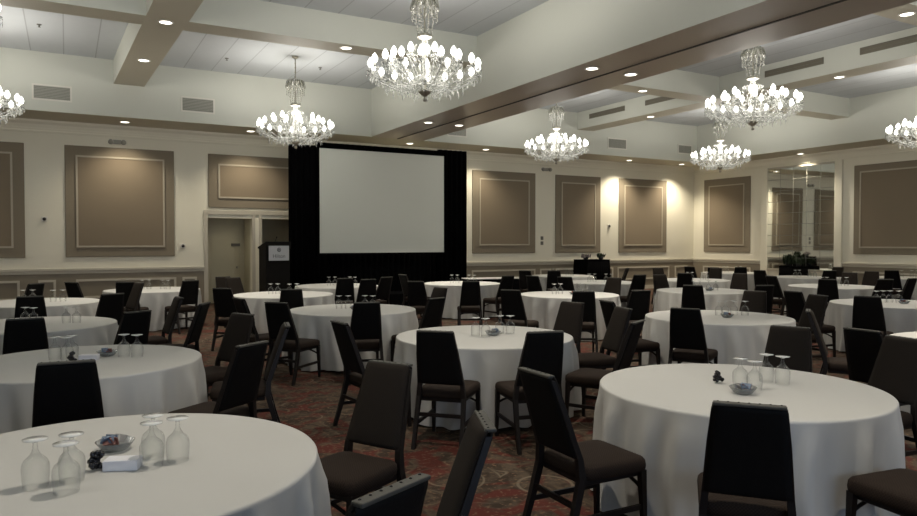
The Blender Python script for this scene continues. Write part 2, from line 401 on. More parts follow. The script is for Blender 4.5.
# wide unseen window added behind the camera, assumed to let cool daylight in
WX0, WX1, WZ0, WZ1 = -2.2, 5.8, 0.9, 3.4
mb = MB()
mb.box(XL, WX0, YF - T, YF, 0, ZC); mb.box(WX1, XR, YF - T, YF, 0, ZC); mb.box(WX0, WX1, YF - T, YF, 0, WZ0); mb.box(WX0, WX1, YF - T, YF, WZ1, ZC)
struct('wall_front', mb, M['cream'])
mb = MB(); mb.frame(WX0, WX1, WZ0, WZ1, 0.08, YF - 0.15, YF - 0.05)
for k in range(1, 5):
    x = WX0 + (WX1 - WX0) * k / 5; mb.box(x - 0.03, x + 0.03, YF - 0.15, YF - 0.05, WZ0 + 0.08, WZ1 - 0.08)
w1 = struct('window_1', mb, M['white'])
mb = MB(); mb.box(WX0 + 0.05, WX1 - 0.05, YF - 0.105, YF - 0.095, WZ0 + 0.05, WZ1 - 0.05); mb.obj('pane', M['pane'], w1)

# perimeter soffit: pale faces, taupe undersides
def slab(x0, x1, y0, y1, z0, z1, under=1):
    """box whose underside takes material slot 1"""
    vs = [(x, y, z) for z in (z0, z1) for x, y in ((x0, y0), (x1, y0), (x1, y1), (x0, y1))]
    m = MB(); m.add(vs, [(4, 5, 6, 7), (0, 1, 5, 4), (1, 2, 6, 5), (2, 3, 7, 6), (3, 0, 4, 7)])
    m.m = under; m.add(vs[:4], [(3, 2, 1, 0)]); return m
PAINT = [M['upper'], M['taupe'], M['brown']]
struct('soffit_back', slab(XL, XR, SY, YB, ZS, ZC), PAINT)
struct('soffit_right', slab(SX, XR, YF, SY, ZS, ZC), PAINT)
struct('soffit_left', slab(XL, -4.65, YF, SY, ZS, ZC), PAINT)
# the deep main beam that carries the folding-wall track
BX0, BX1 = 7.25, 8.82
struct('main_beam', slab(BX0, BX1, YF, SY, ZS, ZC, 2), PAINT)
mb = MB(); mb.box(8.005, 8.045, YF, SY, ZS - 0.012, ZS); struct('trim_1', mb, M['trim'])
# coffer beams
lb = slab(0.0, 0.64, YF, SY, ZB, ZC)                 # this beam runs very slightly askew
lb.v = [(x + 0.98 + 0.030 * (SY - y), y, z) for x, y, z in lb.v]
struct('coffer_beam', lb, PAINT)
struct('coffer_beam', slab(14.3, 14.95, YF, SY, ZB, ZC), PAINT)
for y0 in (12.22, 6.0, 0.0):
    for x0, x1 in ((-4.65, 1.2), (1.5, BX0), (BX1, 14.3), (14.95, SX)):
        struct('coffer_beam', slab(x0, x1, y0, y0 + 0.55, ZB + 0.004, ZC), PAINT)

# cornice, chair rail, wainscot, baseboard and moulding frames
tn = [1]
def trim(mb, m):
    tn[0] += 1; return struct('trim_%d' % tn[0], mb, m)
def cornice(pts_from, pts_to, axis):
    m = MB()
    prof = [(0.0, 4.28), (0.03, 4.28), (0.035, 4.32), (0.02, 4.34), (0.03, 4.40), (0.06, 4.47), (0.12, 4.52), (0.13, ZS), (0.0, ZS)]
    loops = []
    for e in (pts_from, pts_to):
        loops.append([(e, YB - d, z) if axis == 'x' else (XR - d, e, z) for d, z in prof])
    m.loft(loops, True, False); return m
trim(cornice(XL, XR, 'x'), M['cream']); trim(cornice(YF, YB, 'y'), M['cream'])
def rail(x0, x1):
    m = MB(); m.box(x0, x1, YB - 0.045, YB, 1.02, 1.09, 0.012); m.box(x0, x1, YB - 0.025, YB, 0.96, 1.02); return m
def dado(x0, x1):
    m = MB(); m.box(x0, x1, YB - 0.012, YB, 0.14, 0.96); return m
for x0, x1 in ((XL, A1[0] - 0.1), (A2[1] + 0.1, XR)):
    trim(rail(x0, x1), M['mould']); trim(dado(x0, x1), M['dado'])
    m = MB(); m.box(x0, x1, YB - 0.02, YB, 0, 0.14)
    struct('baseboard_back', m, M['mould'])
for x0, x1 in ((A1[0] - 0.1, A1[0]), (A1[1], A1[1] + 0.08), (A2[0] - 0.08, A2[0]), (A2[1], A2[1] + 0.1)):
    m = MB(); m.box(x0, x1, YB - 0.025, YB, 0, AZ + 0.1); trim(m, M['mould'])
m = MB(); m.box(A1[0] - 0.1, A2[1] + 0.1, YB - 0.03, YB, AZ + 0.1, AZ + 0.2); trim(m, M['mould'])
MY0, MY1 = 13.5, 15.92                               # mirror bay on the right wall
for y0, y1 in ((YF, MY0 - 0.25), (MY1 + 0.25, YB)):
    m = MB(); m.box(XR - 0.045, XR, y0, y1, 1.02, 1.09, 0.012); m.box(XR - 0.025, XR, y0, y1, 0.96, 1.02); trim(m, M['mould'])
    m = MB(); m.box(XR - 0.012, XR, y0, y1, 0.14, 0.96); trim(m, M['dado'])
    m = MB(); m.box(XR - 0.02, XR, y0, y1, 0, 0.14); struct('baseboard_right', m, M['mould'])
for y0, y1 in ((MY0 - 0.25, MY0), (MY1, MY1 + 0.25)):
    m = MB(); m.box(XR - 0.06, XR, y0, y1, 0, 4.28, 0.01); trim(m, M['cream'])
for x0, x1 in ((-3.4, -0.95), (-0.58, -0.22), (0.2, 2.45), (2.6, 2.95), (10.3, 10.95), (11.2, 13.65), (13.85, 14.3), (14.5, 16.45), (16.65, 17.05), (17.25, 19.8), (20.1, 20.75)):
    m = MB(); m.frame(x0, x1, 0.36, 0.82, 0.05, YB - 0.035, YB - 0.012); trim(m, M['mould'])
for y0, y1 in ((16.6, 18.7), (10.1, 12.9), (6.0, 9.4)):
    m = MB(); m.frame(y0, y1, 0.36, 0.82, 0.05, 0.012, 0.035)
    m.turn(Matrix(((0, -1, 0, XR), (1, 0, 0, 0), (0, 0, 1, 0), (0, 0, 0, 1)))); trim(m, M['mould'])

# doors inside the alcoves
for k, (x0, x1, y) in enumerate(((3.42, 4.32, YB + 1.35), (4.72, 5.62, YB + 1.35))):
    m = MB(); m.box(x0, x1, y - 0.05, y, 0.01, 2.15)
    for z0, z1 in ((0.2, 0.95), (1.1, 2.0)): m.frame(x0 + 0.12, x1 - 0.12, z0, z1, 0.03, y - 0.06, y - 0.05)
    d = struct('door_%d' % (k + 1), m, M['door'])
    m = MB(); m.lathe([(0.0, 0), (0.028, 0.004), (0.03, 0.03), (0.0, 0.045)], 12)
    m.turn(Matrix.Translation((x1 - 0.08, y - 0.055, 1.0)) @ Matrix.Rotation(PI / 2, 4, 'X')); m.obj('door_knob', M['brass'], d)
m = MB(); m.box(4.08, 4.32, YB + 1.27, YB + 1.298, 1.60, 1.68)
tag(m.obj('door_plaque', M['shade']), 'small dark plaque on the alcove door left of the lectern', 'plaque')

# ------------------------------------------------------------------ wall panels
def wall_panel(name, label, u0, u1, z0, z1, wall, inset=0.20, group='fabric wall panels'):
    if wall == 'back': loc, mtx = (u0, YB, 0), Matrix.Identity(4)
    else: loc, mtx = (XR, u1, 0), Matrix.Rotation(-PI / 2, 4, 'Z')
    r = thing(name, label, 'wall panel', loc, 0, group)
    w = u1 - u0
    a = MB(); a.box(0, w, -0.03, 0, z0, z1, 0.008, 1); a.turn(mtx); a.obj('border', M['border'], r)
    a = MB(); a.box(inset, w - inset, -0.045, -0.03, z0 + inset, z1 - inset, 0.006, 1); a.turn(mtx); a.obj('fabric_field', M['fabric'], r)
    a = MB(); a.frame(inset - 0.03, w - inset + 0.03, z0 + inset - 0.03, z1 - inset + 0.03, 0.042, -0.055, -0.03); a.turn(mtx); a.obj('moulding_frame', M['panelmould'], r)
    return r
wall_panel('wall_panel', 'tan fabric wall panel cut by the left edge of the picture', -3.3, -0.83, 1.35, 4.02, 'back', 0.26)
wall_panel('wall_panel', 'large square tan fabric panel on back wall between left edge and alcove', -0.01, 2.42, 1.36, 4.03, 'back', 0.26)
wall_panel('wall_panel', 'short wide tan fabric panel above the alcove openings beside the black drape', 3.25, 5.95, 2.62, 4.02, 'back', 0.28)
wall_panel('wall_panel', 'tan fabric wall panel directly right of the black screen drape', 11.22, 13.65, 1.36, 4.0, 'back', 0.28)
wall_panel('wall_panel', 'narrow tan fabric panel on back wall above the buffet stand', 14.48, 16.45, 1.35, 4.0, 'back', 0.27)
wall_panel('wall_panel', 'tan fabric panel on back wall nearest the far right corner', 17.30, 19.65, 1.35, 4.01, 'back', 0.27)
wall_panel('wall_panel', 'tan fabric panel on right wall between the corner and the mirror', 16.62, 18.68, 1.35, 4.05, 'right', 0.27)
wall_panel('wall_panel', 'wide tan fabric panel on right wall, nearer side of the mirror', 9.9, 12.89, 1.35, 4.05, 'right', 0.22)

# mirror of square-edged tiles
r = thing('wall_mirror', 'tall tiled mirror on the right wall reflecting the panels', 'mirror', (XR, MY0, 0))
W = MY1 - MY0; NC, NR = 5, 9; z0, z1 = 0.82, 4.2
m = MB(); q = random.Random(3)
for i in range(NC):
    for j in range(NR):
        y0, y1 = W * i / NC + 0.006, W * (i + 1) / NC - 0.006; a0, a1 = z0 + (z1 - z0) * j / NR + 0.006, z0 + (z1 - z0) * (j + 1) / NR - 0.006
        t1, t2 = q.uniform(-.0004, .0004), q.uniform(-.0004, .0004)
        m.add([(-0.022 + t1, y0, a0), (-0.022 + t2, y1, a0), (-0.022 - t1, y1, a1), (-0.022 - t2, y0, a1)], [(0, 1, 2, 3)])
m.obj('mirror_tiles', M['mirror'], r)
m = MB(); m.box(-0.018, 0, 0, W, z0, z1); m.obj('backing_board', M['joint'], r)
for a0, a1 in ((z0 - 0.06, z0), (z1, z1 + 0.05)):
    m = MB(); m.box(-0.045, 0, 0, W, a0, a1); m.obj('edge_rail', M['mould'], r)

# ------------------------------------------------------------------ air grilles and slot diffusers
def grille(label, u0, u1, z0, z1):
    r = thing('air_grille', label, 'vent', (u0, SY, z0), 0, 'wall air grilles')
    w, h = u1 - u0, z1 - z0
    a = MB(); a.box(0.02, w - 0.02, -0.006, 0, 0.02, h - 0.02); a.obj('recess', M['shade'], r)
    a = MB(); a.frame(0, w, 0, h, 0.035, -0.02, 0); a.obj('frame', M['white'], r)
    a = MB(); n = 9
    for k in range(n):
        z = 0.045 + (h - 0.09) * k / (n - 1); a.box(0.03, w - 0.03, -0.016, -0.006, z - 0.011, z + 0.011)
    a.obj('slats', M['slat'], r)
grille('grey air grille on the upper back wall, nearest the left edge', -0.61, 0.15, 4.80, 5.15)
grille('grey air grille on upper back wall above the left alcove', 2.41, 3.18, 4.81, 5.18)
grille('grey air grille on upper back wall just right of the brown beam', 9.57, 10.23, 4.76, 5.08)
grille('grey air grille above the panel nearest the far right corner, left of two', 15.55, 16.38, 4.79, 5.15)
grille('grey air grille highest in the far right corner, right of two', 18.75, 19.44, 4.82, 5.15)
def diffuser(label, y0, y1):
    r = thing('slot_diffuser', label, 'vent', (14.3, y0, 5.56), 0, 'slot diffusers on the coffer beam')
    w = y1 - y0
    a = MB(); a.box(-0.006, 0, 0.01, w - 0.01, 0.01, 0.13); a.obj('slot', M['slot'], r)
    a = MB()
    for z in (0.0, 0.125): a.box(-0.02, 0, 0, w, z, z + 0.018)
    a.box(-0.02, 0, 0, 0.02, 0.018, 0.125); a.box(-0.02, 0, w - 0.02, w, 0.018, 0.125)
    a.obj('frame', M['slot'], r)
    a = MB(); a.box(-0.016, -0.006, 0.02, w - 0.02, 0.066, 0.078); a.obj('blade', M['slot'], r)
diffuser('long dark slot diffuser on the right coffer beam, farthest of four', 15.62, 17.2)
diffuser('long dark slot diffuser on the right coffer beam, second farthest of four', 13.47, 14.78)
diffuser('long dark slot diffuser beside the right chandelier stem, second nearest of four', 9.45, 10.9)
diffuser('long dark slot diffuser at the right picture edge, nearest of four', 7.1, 8.65)

# ------------------------------------------------------------------ small wall and ceiling fixtures
def wall_dome(label, x, z):
    r = thing('wall_sensor', label, 'sensor', (x, YB, z))
    a = MB(); a.box(-0.06, 0.06, -0.02, 0, -0.06, 0.06, 0.008); a.obj('plate', M['white'], r)
    a = MB(); a.lathe([(0.04, 0), (0.038, 0.03), (0.02, 0.055), (0.0, 0.06)], 14); a.turn(Matrix.Translation((0, -0.02, 0)) @ Matrix.Rotation(PI / 2, 4, 'X')); a.obj('dome', M['blackmetal'], r)
wall_dome('small dark sensor dome on cream wall between the two left panels', -0.44, 2.26)
wall_dome('small dark sensor dome on cream wall between left panel and alcove', 2.62, 1.62)
wall_dome('small pale sensor dome on cream wall left of the last back panel', 16.85, 2.29)
r = thing('wall_plate', 'pair of small switch plates on the pilaster right of the screen drape', 'switch plate', (13.8, YB, 1.62))
for z in (0, 0.17):
    a = MB(); a.box(0.08, 0.19, -0.012, 0, z, z + 0.12, 0.004); a.obj('plate', M['shade'], r)
def twin_head(label, x, z):
    r = thing('wall_lamp', label, 'wall fixture', (x, YB, z))
    a = MB(); a.box(-0.09, 0.09, -0.08, 0, -0.05, 0.05, 0.012); a.obj('housing', M['slat'], r)
    for s in (-1, 1):
        a = MB(); a.lathe([(0.0, 0), (0.05, 0.0), (0.065, 0.07), (0.055, 0.09), (0, 0.085)], 14)
        a.turn(Matrix.Translation((s * 0.14, -0.05, 0.02)) @ Matrix.Rotation(math.radians(120), 4, 'X')); a.obj('lamp_head', M['slat'], r)
twin_head('small twin-headed dark fixture above the large left wall panel', 1.12, 4.17)
twin_head('small twin-headed dark fixture above the pilaster right of the screen', 14.06, 4.15)
for x, y, z, lab in ((4.9, 10.6, ZC, 'tiny dark sprinkler head in ceiling beside the nearest chandelier'), (5.3, 16.2, ZC, 'tiny dark sprinkler head in ceiling behind the screen chandelier'),
                     (-0.4, 15.6, ZC, 'tiny dark sprinkler head in the ceiling at upper left'), (3.2, 16.4, ZC, 'tiny dark sprinkler head in the ceiling left of screen chandelier')):
    a = MB(); a.lathe([(0.0, 0), (0.045, 0.0), (0.04, -0.015), (0.012, -0.02), (0.012, -0.05), (0.03, -0.055), (0.0, -0.058)], 12)
    tag(a.obj('sprinkler', M['shade'], None, (x, y, z + 0.004)), lab, 'sprinkler')

# ------------------------------------------------------------------ downlights
SPOT = D.lights.new('downlight_beam', 'SPOT'); SPOT.energy = E_DOWN; SPOT.color = (1.0, 0.91, 0.77); SPOT.spot_size = math.radians(84); SPOT.spot_blend = 0.7; SPOT.shadow_soft_size = 0.06
SPOT2 = D.lights.new('wall_wash_beam', 'SPOT'); SPOT2.energy = E_WASH; SPOT2.color = (1.0, 0.88, 0.68); SPOT2.spot_size = math.radians(120); SPOT2.spot_blend = 0.8; SPOT2.shadow_soft_size = 0.06
SPOT3 = SPOT2.copy(); SPOT3.energy = E_WASH * 2.3
dl = thing('downlight', '', 'light')
a = MB(); a.lathe([(0.095, -0.001), (0.125, -0.001), (0.125, -0.012), (0.10, -0.016), (0.095, -0.004)], 28); a.obj('trim_ring', M['white'], dl)
a = MB(); a.lathe([(0.0, -0.004), (0.097, -0.004), (0.094, -0.009), (0.0, -0.011)], 28, smooth=False); a.obj('lens', M['lens'], dl)
dlf = family(dl); first = [True]
def downlight(x, y, z, label, lamp=SPOT, aim=0.0, group='recessed downlights'):
    o = dl if first[0] else copy_family(dlf); first[0] = False
    o.location = (x, y, z); tag(o, label, 'light', group)
    l = D.objects.new('lamp', lamp); COL.objects.link(l); l.location = (x, y, z - 0.03)
downlight(1.46, 12.4, ZB, 'round downlight where two left coffer beams cross')
downlight(1.38, 15.2, ZB, 'round downlight on the left coffer beam, nearer the back wall')
downlight(4.56, 12.42, ZB + 0.004, 'round downlight on cross beam between the two left chandeliers')
downlight(7.56, 9.04, ZS, 'round downlight on brown beam, left of the nearer pair')
downlight(8.40, 9.04, ZS, 'round downlight on brown beam, right of the nearer pair')
downlight(7.56, 15.0, ZS, 'round downlight on brown beam, left of the farther pair')
downlight(8.40, 15.0, ZS, 'round downlight on brown beam, right of the farther pair')
downlight(1.25, 18.45, ZS, 'round soffit downlight above the large left wall panel', SPOT2)
downlight(4.17, 18.4, ZS, 'round soffit downlight beside the screen chandelier, above the alcove', SPOT2)
downlight(8.70, 18.45, ZS, 'round soffit downlight above the right end of the screen', SPOT2)
downlight(11.3, 18.5, ZS, 'round soffit downlight right of the black drape', SPOT2)
downlight(17.15, 18.5, ZS, 'round soffit downlight above the last back wall panel', SPOT3)
downlight(19.7, 18.5, ZS, 'round soffit downlight tucked into the far right corner', SPOT3)
downlight(20.72, 14.45, ZS, 'round soffit downlight above the wall mirror', SPOT3)
downlight(14.64, 14.93, ZB, 'round downlight on right coffer beam, far beyond the brown beam')
downlight(14.72, 9.36, ZB, 'round downlight on right coffer beam, beside the near chandelier')
downlight(11.6, 6.28, ZB + 0.004, 'round downlight at the upper right edge of the picture')
downlight(12.0, 12.5, ZB + 0.004, 'round downlight on cross beam right of the brown beam')
ALCOVE_FILL = SPOT2.copy(); ALCOVE_FILL.energy = 5  # unseen fitting added only to brighten the alcove
downlight(3.85, YB + 0.75, AZ + 0.1, 'round downlight hidden inside the left alcove ceiling', ALCOVE_FILL)
# more of the same fittings, unseen, added for light towards and behind the camera
for x, y, z in ((-3.6, 18.5, ZS), (7.56, 3.0, ZS), (8.40, 3.0, ZS), (1.62, 3.4, ZB), (4.4, 6.28, ZB + .004), (4.4, 0.28, ZB + .004), (20.35, 8.5, ZS), (14.62, 3.0, ZB)):
    downlight(x, y, z, 'round downlight in the ceiling outside the picture', SPOT2 if z == ZS and y > 18 or x > 20 else SPOT)

# ------------------------------------------------------------------ chandeliers
def build_chandelier():
    r = thing('chandelier', '', 'chandelier')
    # local z = height above the bottom finial; hung so that z=2.05 is the ceiling (stem cut to length below)
    a = MB(); a.lathe([(0.0, 0.0), (0.025, 0.01), (0.035, 0.04), (0.015, 0.07), (0.05, 0.10), (0.09, 0.14), (0.10, 0.17), (0.03, 0.19), (0.03, 0.26)], 16)
    a.obj('bottom_finial', M['brass'], r)
    a = MB(); a.lathe([(0.03, 0.18), (0.13, 0.24), (0.15, 0.30), (0.06, 0.36), (0.05, 0.42), (0.09, 0.50), (0.07, 0.60), (0.04, 0.66), (0.08, 0.74), (0.10, 0.80), (0.05, 0.86), (0.04, 0.92), (0.11, 0.95)], 18)
    a.obj('glass_column', M['crystal'], r)
    a = MB(); a.tube([(0, 0, 0.2), (0, 0, 2.05)], 0.011, 8); a.lathe([(0.0, 2.05), (0.075, 2.05), (0.07, 2.02), (0.02, 1.99), (0.0, 1.99)], 18)
    for k in range(5): a.lathe([(0.011, -0.02), (0.024, 0), (0.011, 0.02)], 8, (0, 0, 1.5 + 0.1 * k))
    a.lathe([(0.011, 0.93), (0.10, 0.94), (0.115, 0.98), (0.09, 1.0), (0.011, 1.01)], 18)
    a.obj('stem', M['brass'], r)
    # crown: a small dome of glass leaves with a fringe of long drops
    a = MB(); n = 12
    for k in range(n):
        an = 2 * PI * k / n; c, s = math.cos(an), math.sin(an)
        pts = [(0.02 * c, 0.02 * s, 1.50), (0.09 * c, 0.09 * s, 1.53), (0.16 * c, 0.16 * s, 1.48), (0.195 * c, 0.195 * s, 1.38), (0.20 * c, 0.20 * s, 1.33)]
        a.tube(pts, [0.012, 0.03, 0.045, 0.03, 0.015], 6)
    a.obj('crown', M['smoke'], r)
    a = MB(); q = random.Random(5)
    for k in range(16):
        an = 2 * PI * k / 16; c, s = math.cos(an), math.sin(an)
        for j in range(4): a.octa((0.19 * c, 0.19 * s, 1.36 - 0.05 * j), 0.014, 0.05)
        if k % 2 == 0:
            for j in range(8): a.octa(((0.15 - 0.006 * j) * c, (0.15 - 0.006 * j) * s, 1.33 - 0.045 * j), 0.013, 0.045)
    tag(a.obj('crown_drops', M['smoke'], r), kind='stuff')
    # two tiers of arms, each arm a part with its candle
    drops = MB()
    def arm(an, R, zc, z_in):
        c, s = math.cos(an), math.sin(an)
        prof = [(0.06, z_in), (R * 0.3, z_in - 0.05), (R * 0.55, z_in - 0.06), (R * 0.8, z_in - 0.02 + (zc - z_in) * 0.3), (R * 0.95, zc - 0.06), (R, zc - 0.01)]
        m = MB(); m.tube([(x * c, x * s, z) for x, z in prof], 0.011, 6)
        m.lathe([(0.012, zc - 0.02), (0.05, zc), (0.062, zc + 0.015), (0.02, zc + 0.006)], 12, (R * c, R * s, 0))
        o = m.obj('arm', M['crystal'], r)
        m = MB(); m.lathe([(0.0, 0.0), (0.017, 0.0), (0.017, 0.055), (0.0, 0.055)], 10, (R * c, R * s, zc + 0.01)); m.obj('candle_tube', M['white'], o)
        m = MB(); m.lathe([(0.0, 0.0), (0.026, 0.008), (0.044, 0.045), (0.044, 0.075), (0.030, 0.11), (0.012, 0.135), (0.0, 0.145)], 12, (R * c, R * s, zc + 0.06)); m.obj('bulb', M['bulb'], o)
        for j in range(6):
            aa = 2 * PI * j / 6; x, y = R * c + 0.055 * math.cos(aa), R * s + 0.055 * math.sin(aa)
            for i, (dz, h) in enumerate(((0.0, 0.03), (0.045, 0.08))): drops.octa((x, y, zc - 0.01 - dz), 0.012 if i else 0.009, h)
        # bead chains: from the collar down to the cup, and from the cup back to the bottom finial
        for t in range(1, 9):
            u = t / 9
            x = 0.10 + (R - 0.10) * u; z = 0.92 + (zc - 0.92) * u - 0.16 * math.sin(PI * u)
            drops.octa((x * c, x * s, z), 0.011, 0.04)
            x = R * (1 - u) + 0.10 * u; z = (zc - 0.06) * (1 - u) + 0.16 * u - 0.10 * math.sin(PI * u)
            drops.octa((x * c, x * s, z), 0.014, 0.055)
        for t in (0.45, 0.72):
            drops.octa((R * t * c, R * t * s, z_in - 0.10), 0.016, 0.10)
    for k in range(18): arm(2 * PI * k / 18, 0.80, 0.42, 0.26)
    for k in range(9): arm(2 * PI * (k + 0.5) / 9, 0.50, 0.56, 0.40)
    for R, zc, n in ((0.80, 0.40, 18), (0.50, 0.54, 9)):          # swags from cup to cup
        for k in range(n):
            for t in range(1, 7):
                u = t / 7; an = 2 * PI * (k + u) / n; x = R * (1 - 0.02 * math.sin(PI * u))
                drops.octa((x * math.cos(an), x * math.sin(an), zc - 0.10 * math.sin(PI * u)), 0.012, 0.05)
    tag(drops.obj('crystal_drops', M['crystal'], r), kind='stuff')
    return r
ch = build_chandelier(); chf = family(ch)
CL = D.lights.new('chandelier_glow', 'POINT'); CL.energy = E_CHAN; CL.color = (1.0, 0.95, 0.86); CL.shadow_soft_size = 0.45
# the candles stand above trays and crystal, so most of their light goes up into the coffers
CU = D.lights.new('candle_uplight', 'SPOT'); CU.energy = E_UP; CU.color = CL.color; CU.shadow_soft_size = 0.45; CU.spot_size = PI; CU.spot_blend = 0.25
for i, (x, y, lab) in enumerate((
        (4.68, 9.4, 'nearest large crystal chandelier, at top centre of the picture'),
        (4.50, 15.5, 'crystal chandelier hanging before the upper left of the projection screen'),
        (-1.50, 15.4, 'crystal chandelier half cut by the left edge, lower of two'),
        (-1.45, 9.4, 'crystal chandelier barely showing at upper left corner'),
        (11.5, 15.2, 'crystal chandelier above the panels just right of the brown beam'),
        (11.2, 8.8, 'large crystal chandelier right of the brown beam at upper right'),
        (17.15, 14.6, 'farthest crystal chandelier, above the far right corner'),
        (17.3, 8.85, 'crystal chandelier cut by the right edge of the picture'),
        (4.6, 4.0, 'crystal chandelier above the camera outside the picture'), (-1.45, 3.1, 'crystal chandelier left of the camera outside the picture'),  # unseen chandeliers, assumed here for the light they give
        (11.3, 2.9, 'crystal chandelier right of the camera outside the picture'), (17.0, 3.0, 'crystal chandelier far right of the camera outside the picture'))):
    o = ch if i == 0 else copy_family(chf)
    o.location = (x, y, ZC - 2.05); o.rotation_euler.z = i * 0.7; tag(o, lab, 'chandelier', 'crystal chandeliers')
    l = D.objects.new('lamp', CL); COL.objects.link(l); l.location = (x, y, ZC - 2.05 + 0.62)
    l = D.objects.new('lamp', CU); COL.objects.link(l); l.location = (x, y, ZC - 2.05 + 0.75); l.rotation_euler = (PI, 0, 0)

# ------------------------------------------------------------------ projection screen and drapes
PY = 17.45; PX0, PX1, PZ0, PZ1 = 5.67, 9.29, 1.43, 4.13
r = thing('projection_screen', 'large blank white projection screen framed by black drapes', 'screen', (PX0, PY, 0))
w = PX1 - PX0
a = MB(); a.box(0, w, 0.0, 0.012, PZ0, PZ1); a.obj('screen_surface', M['screen'], r)
a = MB(); a.frame(-0.05, w + 0.05, PZ0 - 0.05, PZ1 + 0.05, 0.055, -0.012, 0.035); a.obj('frame', M['drape'], r)
for x in (0.35, w - 0.35):
    a = MB(); a.tube([(x, 0.06, 0.03), (x, 0.06, PZ1)], 0.025, 8); a.tube([(x, -0.06, 0.03), (x, 0.12, 0.03)], 0.025, 8); a.obj('leg', M['drape'], r)
def drape(label, x0, x1, z0, z1, y, amp=0.035, per=0.16):
    n = max(12, int((x1 - x0) / 0.02)); loops = []
    for z in (z0, (z0 + z1) / 2, z1):
        f = []
        for k in range(n + 1):
            x = x0 + (x1 - x0) * k / n; f.append((x, y + amp * math.sin(2 * PI * x / per) + 0.3 * amp * math.sin(2 * PI * x / per * 0.37), z))
        loops.append(f + [(p[0], p[1] + 0.012, p[2]) for p in reversed(f)])
    m = MB(); m.loft(loops, True, True); return tag(m.obj('drape', M['drape']), label, 'drape', 'black drapes around the screen')
drape('tall black drape hanging left of the projection screen', 4.90, PX0 + 0.0, 0.02, 4.19, PY + 0.10)
drape('tall black drape hanging right of the projection screen', PX1 - 0.14, 10.10, 0.02, 4.32, PY + 0.10)
drape('narrow black valance above the projection screen', PX0 - 0.02, PX1 + 0.02, PZ1 - 0.02, 4.30, PY + 0.20, 0.012)
drape('black skirt drape below the projection screen', PX0 - 0.02, PX1 + 0.02, 0.02, PZ0 + 0.0, PY + 0.20, 0.03)

# riser with lectern
r = thing('stage_riser', 'low black-skirted riser below the screen carrying the lectern', 'stage', (3.75, 16.35, 0))
a = MB(); a.box(0, 5.15, 0, 0.98, 0.34, 0.40, 0.006, 1); a.obj('deck', M['drape'], r)
a = MB(); n = 280
f = [(5.15 * k / n, -0.012 + 0.012 * math.sin(k * 0.9)) for k in range(n + 1)]
a.loft([[(x, y, 0.01) for x, y in f], [(x, y, 0.34) for x, y in f]], False, True, False); a.box(-0.01, 0.0, 0.0, 0.98, 0.01, 0.34); a.box(5.15, 5.16, 0, 0.98, 0.01, 0.34)
a.obj('skirt', M['drape'], r)
r = thing('lectern', 'tall black lectern with white sign standing left of the projection screen', 'lectern', (4.36, 16.85, 0.40), math.radians(8))
a = MB()
a.box(-0.31, 0.31, -0.23, 0.23, 0, 0.08, 0.01); a.box(-0.30, 0.30, -0.22, 0.22, 0.08, 1.16, 0.008); a.obj('body', M['lectern'], r)
a = MB(); vs = [(-0.315, -0.25, 1.16), (0.315, -0.25, 1.16), (0.315, 0.25, 1.16), (-0.315, 0.25, 1.16), (-0.315, -0.25, 1.33), (0.315, -0.25, 1.33), (0.315, 0.25, 1.20), (-0.315, 0.25, 1.20)]
a.add(vs, [(0, 3, 2, 1), (4, 5, 6, 7), (0, 1, 5, 4), (1, 2, 6, 5), (2, 3, 7, 6), (3, 0, 4, 7)]); a.obj('reading_top', M['lectern'], r)
a = MB(); a.tube([(0.05, 0.05, 1.26), (0.05, 0.08, 1.33), (0.05, -0.02, 1.42)], 0.006, 6); a.lathe([(0.0, 0), (0.012, 0.005), (0.014, 0.03), (0.0, 0.045)], 8, (0.05, -0.02, 1.41)); a.obj('microphone', M['blackmetal'], r)
sg = MB(); sg.box(-0.25, 0.25, -0.275, -0.262, 0.88, 1.23, 0.003); so = sg.obj('sign', M['sign'], r); so['label'] = 'white sign with grey emblem and word'
a = MB(); a.lathe([(0.034, 0.0), (0.05, 0.0), (0.05, 0.003), (0.034, 0.003)], 20); a.box(-0.02, 0.02, -0.006, 0.006, 0, 0.003); a.box(-0.02, -0.009, -0.022, 0.022, 0, 0.003); a.box(0.009, 0.02, -0.022, 0.022, 0, 0.003)
a.turn(Matrix.Translation((0, -0.2755, 1.135)) @ Matrix.Rotation(PI / 2, 4, 'X')); a.obj('emblem', M['ink'], so)
def text_mesh(txt, size):
    cu = D.curves.new('lettering', 'FONT'); cu.body = txt; cu.size = size; cu.align_x = 'CENTER'; cu.extrude = 0.0012
    o = D.objects.new('lettering', cu); COL.objects.link(o)
    bpy.context.view_layer.update(); me = D.meshes.new_from_object(o.evaluated_get(bpy.context.evaluated_depsgraph_get()))
    D.objects.remove(o); return me
me = text_mesh('Hilton', 0.125); me.materials.clear(); me.materials.append(M['ink'])
o = D.objects.new('lettering', me); COL.objects.link(o); o.parent = so; o.rotation_euler = (PI / 2, 0, 0); o.location = (0, -0.2765, 0.945)

